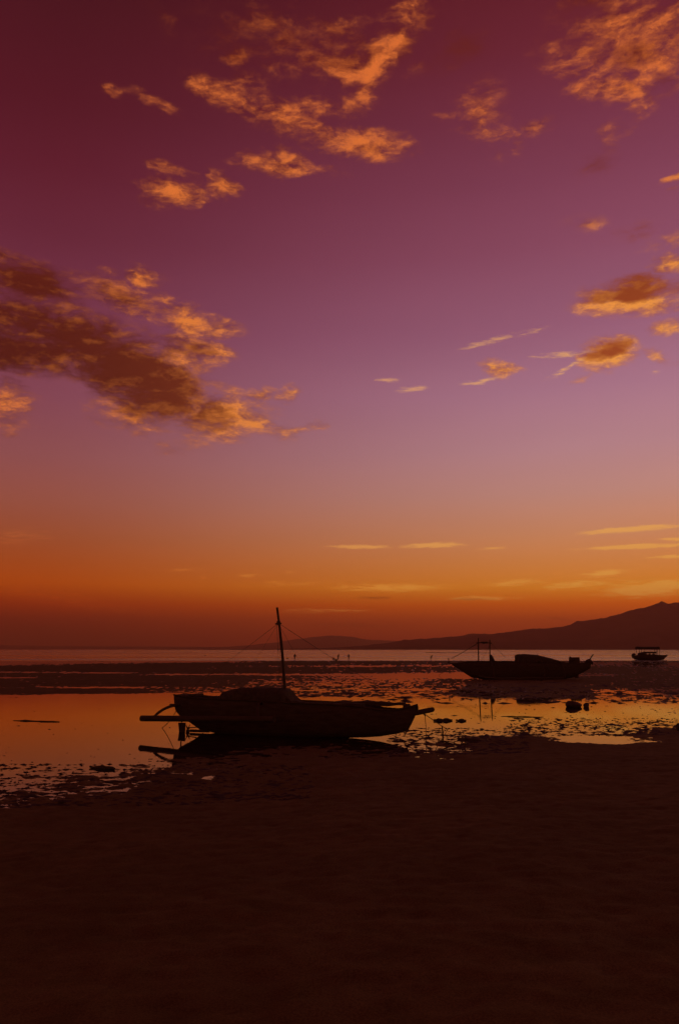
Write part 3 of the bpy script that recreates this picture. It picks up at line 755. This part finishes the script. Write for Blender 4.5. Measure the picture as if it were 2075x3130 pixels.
# ------------------------------------------------------------------ people out on the flat
def person(foot, height, joints, label, face=0.0, cloth='cloth_a'):
    """joints: pose in units of body height, x across, z up"""
    root = empty('person', foot, face)
    tag(root, label, 'person', None)
    J = joints
    order = ['pelvis','chest','neck','head','top','l_sh','l_el','l_ha','r_sh','r_el','r_ha','l_kn','l_an','l_to','r_kn','r_an','r_to']
    E = [('pelvis','chest'),('chest','neck'),('neck','head'),('head','top'),('chest','l_sh'),('l_sh','l_el'),('l_el','l_ha'),('chest','r_sh'),('r_sh','r_el'),('r_el','r_ha'),
         ('pelvis','l_kn'),('l_kn','l_an'),('l_an','l_to'),('pelvis','r_kn'),('r_kn','r_an'),('r_an','r_to')]
    R_ = dict(pelvis=.085, chest=.095, neck=.035, head=.058, top=.045, l_sh=.045, l_el=.032, l_ha=.026, r_sh=.045, r_el=.032, r_ha=.026, l_kn=.042, l_an=.027, l_to=.022, r_kn=.042, r_an=.027, r_to=.022)
    me = bpy.data.meshes.new('body')
    me.from_pydata([Vector(J[k]) * height for k in order], [(order.index(a), order.index(b)) for a, b in E], [])
    me.materials.append(M[cloth])
    o = bpy.data.objects.new('body', me); col.objects.link(o); o.parent = root
    o.modifiers.new('skin', 'SKIN')
    if not me.skin_vertices: 
        bpy.context.view_layer.objects.active = o
    for i, k in enumerate(order):
        sv2 = me.skin_vertices[0].data[i]; sv2.radius = (R_[k] * height, R_[k] * height); sv2.use_root = (k == 'pelvis')
    sb = o.modifiers.new('sub', 'SUBSURF'); sb.levels = 1; sb.render_levels = 1
    # hair
    hp = Vector(J['head']) * height; tp = Vector(J['top']) * height
    d_ = (tp - hp).normalized()
    MB().tube([hp + d_ * .0 + Vector((0, .02, 0)), hp + d_ * height * .035, tp + d_ * height * .022, tp + d_ * height * .032], [height * .058, height * .064, height * .05, height * .012], 8).build('hair', 'hair', root, True)
    return root

STAND = dict(pelvis=(0,0,.52), chest=(0,0,.72), neck=(0,0,.83), head=(0,-.01,.90), top=(0,-.01,.955), l_sh=(-.115,0,.79), l_el=(-.15,.01,.63), l_ha=(-.15,-.03,.48),
             r_sh=(.115,0,.79), r_el=(.15,.01,.63), r_ha=(.15,-.03,.48), l_kn=(-.06,-.01,.28), l_an=(-.065,0,.045), l_to=(-.07,-.08,.02), r_kn=(.06,-.01,.28), r_an=(.065,0,.045), r_to=(.07,-.08,.02))
def pose(**kw): d_ = dict(STAND); d_.update(kw); return d_
BEND = pose(pelvis=(.02,0,.50), chest=(-.10,0,.66), neck=(-.19,0,.70), head=(-.25,0,.70), top=(-.30,0,.685), l_sh=(-.15,-.1,.68), l_el=(-.19,-.1,.5), l_ha=(-.22,-.06,.34), r_sh=(-.15,.1,.68), r_el=(-.19,.1,.5), r_ha=(-.22,.06,.34))
SQUAT = pose(pelvis=(.06,0,.17), chest=(-.03,0,.36), neck=(-.07,0,.46), head=(-.09,0,.53), top=(-.10,0,.585), l_sh=(-.05,-.11,.42), l_el=(-.15,-.13,.30), l_ha=(-.22,-.08,.18), r_sh=(-.05,.11,.42), r_el=(-.15,.13,.30), r_ha=(-.22,.08,.18),
             l_kn=(-.16,-.08,.27), l_an=(-.02,-.07,.045), l_to=(-.1,-.08,.02), r_kn=(-.16,.08,.27), r_an=(-.02,.07,.045), r_to=(-.1,.08,.02))
WALK = pose(l_kn=(-.09,-.02,.28), l_an=(-.03,.04,.05), l_to=(-.10,.02,.02), r_kn=(.04,0,.28), r_an=(.11,0,.05), r_to=(.05,-.02,.02), chest=(-.02,0,.72), neck=(-.03,0,.83), head=(-.045,0,.90), top=(-.05,0,.955), r_el=(.12,.04,.64), r_ha=(.17,.0,.54), l_el=(-.13,-.04,.64), l_ha=(-.1,-.12,.52))
LEAN = pose(chest=(.05,0,.71), neck=(.08,0,.82), head=(.10,0,.89), top=(.115,0,.945), l_sh=(-.03,-.08,.78), l_el=(-.05,-.12,.62), l_ha=(-.14,-.1,.54), r_sh=(.13,.06,.77), r_el=(.15,.05,.62), r_ha=(.05,-.08,.52), l_kn=(-.04,-.01,.28), l_an=(-.08,0,.045), l_to=(-.15,-.03,.02))
def stand_at(u, v):
    p = ground(u, v); p.z = max(mud_z(p.x, p.y), -.02); return p
person(stand_at(901, 2018), 1.66, STAND, 'person standing upright alone at the sea edge beyond the mast', .2)
person(stand_at(1033, 2019.5), 1.68, LEAN, 'person standing and leaning over beside a crouching companion on the shore', 0, 'cloth_b')
person(stand_at(1021, 2020.5), 1.66, SQUAT, 'person crouching on the shore with hands to the wet mud', 0)
person(stand_at(1066, 2018), 1.60, WALK, 'person walking along the shore near the crouching pair', 0, 'cloth_a')
person(stand_at(1316.5, 2017), 1.66, BEND, 'person stooping alone on the shore by the bow of the twin-poled boat', math.pi, 'cloth_b')

# basket between the pair
p = stand_at(1027, 2020)
MB().tube([(0, 0, 0), (0, 0, .22), (0, 0, .42), (0, 0, .44)], [.20, .27, .30, .26], 12).build('basket', 'bamboo', None, True).location = p
tag(bpy.data.objects['basket'], 'round basket standing between the crouching and the leaning person', 'basket')

# ------------------------------------------------------------------ rocks, drift wood, stakes, floats
def rock(name, u, v, sx, sy, sz, seed, label, sink=.12, mat='rock'):
    r_ = random.Random(seed); p = ground(u, v)
    nu, nv = 14, 9; vs, fs = [], []
    for j in range(nv + 1):
        ph = math.pi * j / nv - math.pi / 2
        for i in range(nu):
            th = 2 * math.pi * i / nu
            d_ = Vector((math.cos(th) * math.cos(ph), math.sin(th) * math.cos(ph), math.sin(ph)))
            k = 1 + .42 * float(fbm(np.array([d_.x * 1.7 + seed]), np.array([d_.y * 1.7 + d_.z * 2.3]), seed, 4)[0])
            vs.append(Vector((d_.x * sx, d_.y * sy, d_.z * sz)) * k)
    for j in range(nv):
        for i in range(nu):
            fs.append((j * nu + i, j * nu + (i + 1) % nu, (j + 1) * nu + (i + 1) % nu, (j + 1) * nu + i))
    o = link_mesh(name, vs, fs, mat, None, True)
    o.location = (p.x, p.y, sz * (1 - 2 * sink) - .03)
    tag(o, label, 'rock')
    return o
rock('rock', 1750, 2161, .34, .28, .16, 4, 'broad dark rock standing in the calm pool beside a smaller one')
rock('rock', 1791, 2161, .11, .12, .13, 8, 'small upright dark rock in the calm pool beside a broad one')

def drift(u0, v0, u1, v1, r_, label, name='drift_log'):
    p, q = ground(u0, v0), ground(u1, v1)
    rr = random.Random(int(u0)); n_ = 8; L_ = (q - p)
    pts_ = [p.lerp(q, k / n_) + Vector((0, rr.uniform(-.05, .05), r_ * .35 + rr.uniform(-.01, .02))) - p for k in range(n_ + 1)]
    o = MB().tube(pts_, [r_ * (.35 + rr.uniform(.3, .9) * math.sin(math.pi * (k + .6) / (n_ + 1))) for k in range(n_ + 1)], 7).build(name, 'wood', None, True)
    o.location = p
    tag(o, label, 'log')
drift(42, 2203, 184, 2207, .03, 'long thin dark log floating in the open pool astern of the masted boat')
drift(1325, 2204, 1382, 2203.5, .07, 'thick dark log lying in the pool off the bowsprit')
drift(1392, 2204, 1424, 2204.5, .06, 'short dark log lying in the pool end to end with a thicker one')
drift(1398, 2260, 1470, 2268, .06, 'dark log among the weed mounds in front of the bow line')
drift(275, 2348, 352, 2353, .05, 'dark log at the weedy near edge of the pool')
drift(1530, 2190, 1660, 2193, .02, 'thin stick floating in the open pool before the twin-poled boat')

# stake beside the bow line, and a leaning post on the strand
p = ground(1352, 2250)
o = MB().tube([(0, 0, -.3), (.01, 0, .1), (-.01, 0, .32)], [.028, .026, .02], 7).build('stake', 'wood', None, True); o.location = p
tag(o, 'thin stake driven into the weedy shallows near the bow line', 'stake')
p = ground(2073, 2236)
o = MB().tube([(0, 0, -.3), (.02, 0, .05), (.0, 0, .22), (-.01, 0, .27)], [.08, .08, .075, .04], 9).build('post', 'wood', None, True); o.location = p
tag(o, 'short stout post stump at the edge of the pool', 'post')
# tangle of branches in the shallows
bx = empty('branch_tangle', ground(1408, 2278))
tag(bx, 'tangle of bare dead branches in the weedy shallows past the bowsprit', 'branches')
rb = random.Random(12)
for k in range(9):
    th = rb.uniform(-1.2, 1.2); L_ = rb.uniform(.35, .8)
    a_ = Vector((rb.uniform(-.35, .35), rb.uniform(-.2, .2), -.03)); tip = a_ + Vector((math.sin(th) * L_, rb.uniform(-.2, .2), abs(math.cos(th)) * L_ * .45))
    MB().tube([a_, a_.lerp(tip, .5) + Vector((rb.uniform(-.06, .06), 0, .05)), tip], [.016, .012, .006], 5).build('branch', 'wood', bx, True)

# floats out on the sea
for u, v, s_, lab in ((628, 2004, .34, 'small dark buoy floating alone on the sea astern of the masted boat'), (878, 2013, .32, 'low dark float in the shallows near the upright person')):
    p = ground(u, v)
    o = MB().tube([(0, 0, -s_ * .6), (0, 0, -s_ * .3), (0, 0, s_ * .2), (0, 0, s_ * .55), (0, 0, s_ * .65), (0, 0, s_ * 1.1)], [s_ * .5, s_ * 1.1, s_ * 1.15, s_ * .6, s_ * .15, s_ * .12], 12).build('buoy', 'hull', None, True)
    o.location = (p.x, p.y, 0); tag(o, lab, 'buoy')

# ------------------------------------------------------------------ seaweed wrack over the wet margins
rg_ = np.random.default_rng(5)
vs, fs = [], []
def wrack(n, u0, u1, v0, v1, s0, s1):
    for _ in range(n):
        u, v = rg_.uniform(u0, u1), rg_.uniform(v0, v1)
        p = ground(u, v); s = rg_.uniform(s0, s1)
        z = max(mud_z(p.x, p.y), 0)
        if z > .5: continue
        k = len(vs); m_ = 6
        a0 = rg_.uniform(0, 6.28); ex = rg_.uniform(1.3, 4.0); ang = rg_.uniform(-.35, .35)
        for i in range(m_):
            th = a0 + 2 * math.pi * i / m_; rr = s * rg_.uniform(.6, 1.2)
            x_, y_ = rr * math.cos(th) * ex, rr * math.sin(th)
            vs.append((p.x + x_ * math.cos(ang) - y_ * math.sin(ang), p.y + x_ * math.sin(ang) + y_ * math.cos(ang), z - .015))
        vs.append((p.x + rg_.uniform(-.3, .3) * s, p.y, z + s * rg_.uniform(.12, .4)))
        for i in range(m_): fs.append((k + i, k + (i + 1) % m_, k + m_))
wrack(1500, -100, 950, 2335, 2470, .015, .075)
wrack(900, 1180, 1620, 2225, 2310, .015, .09)
wrack(900, 1550, 2150, 2195, 2250, .015, .09)
wrack(120, 1250, 2150, 2150, 2215, .02, .07)
wrack(60, -50, 540, 2135, 2330, .015, .05)
wrack(400, 850, 2150, 2085, 2150, .06, .22)
tag(link_mesh('seaweed_wrack', vs, fs, 'weed'), 'dark clumps of seaweed strewn over the shallow margins of the pools', 'seaweed', kind='stuff')

# ------------------------------------------------------------------ haze over the bay
m = bpy.data.materials.new('sea_haze'); m.use_nodes = True
hn = m.node_tree; hn.nodes.clear()
pvn = hn.nodes.new('ShaderNodeVolumePrincipled'); mo = hn.nodes.new('ShaderNodeOutputMaterial')
pvn.inputs['Color'].default_value = (1.0, .54, .30, 1)
pvn.inputs['Density'].default_value = 7.5e-5
pvn.inputs['Anisotropy'].default_value = .45
hn.links.new(pvn.outputs[0], mo.inputs['Volume'])
M['haze'] = m
hz = MB().box((-30000, -1500, -12), (30000, 20500, 740)).build('haze', 'haze')
tag(hz, 'thin sunset haze lying over the bay', 'haze', kind='stuff')
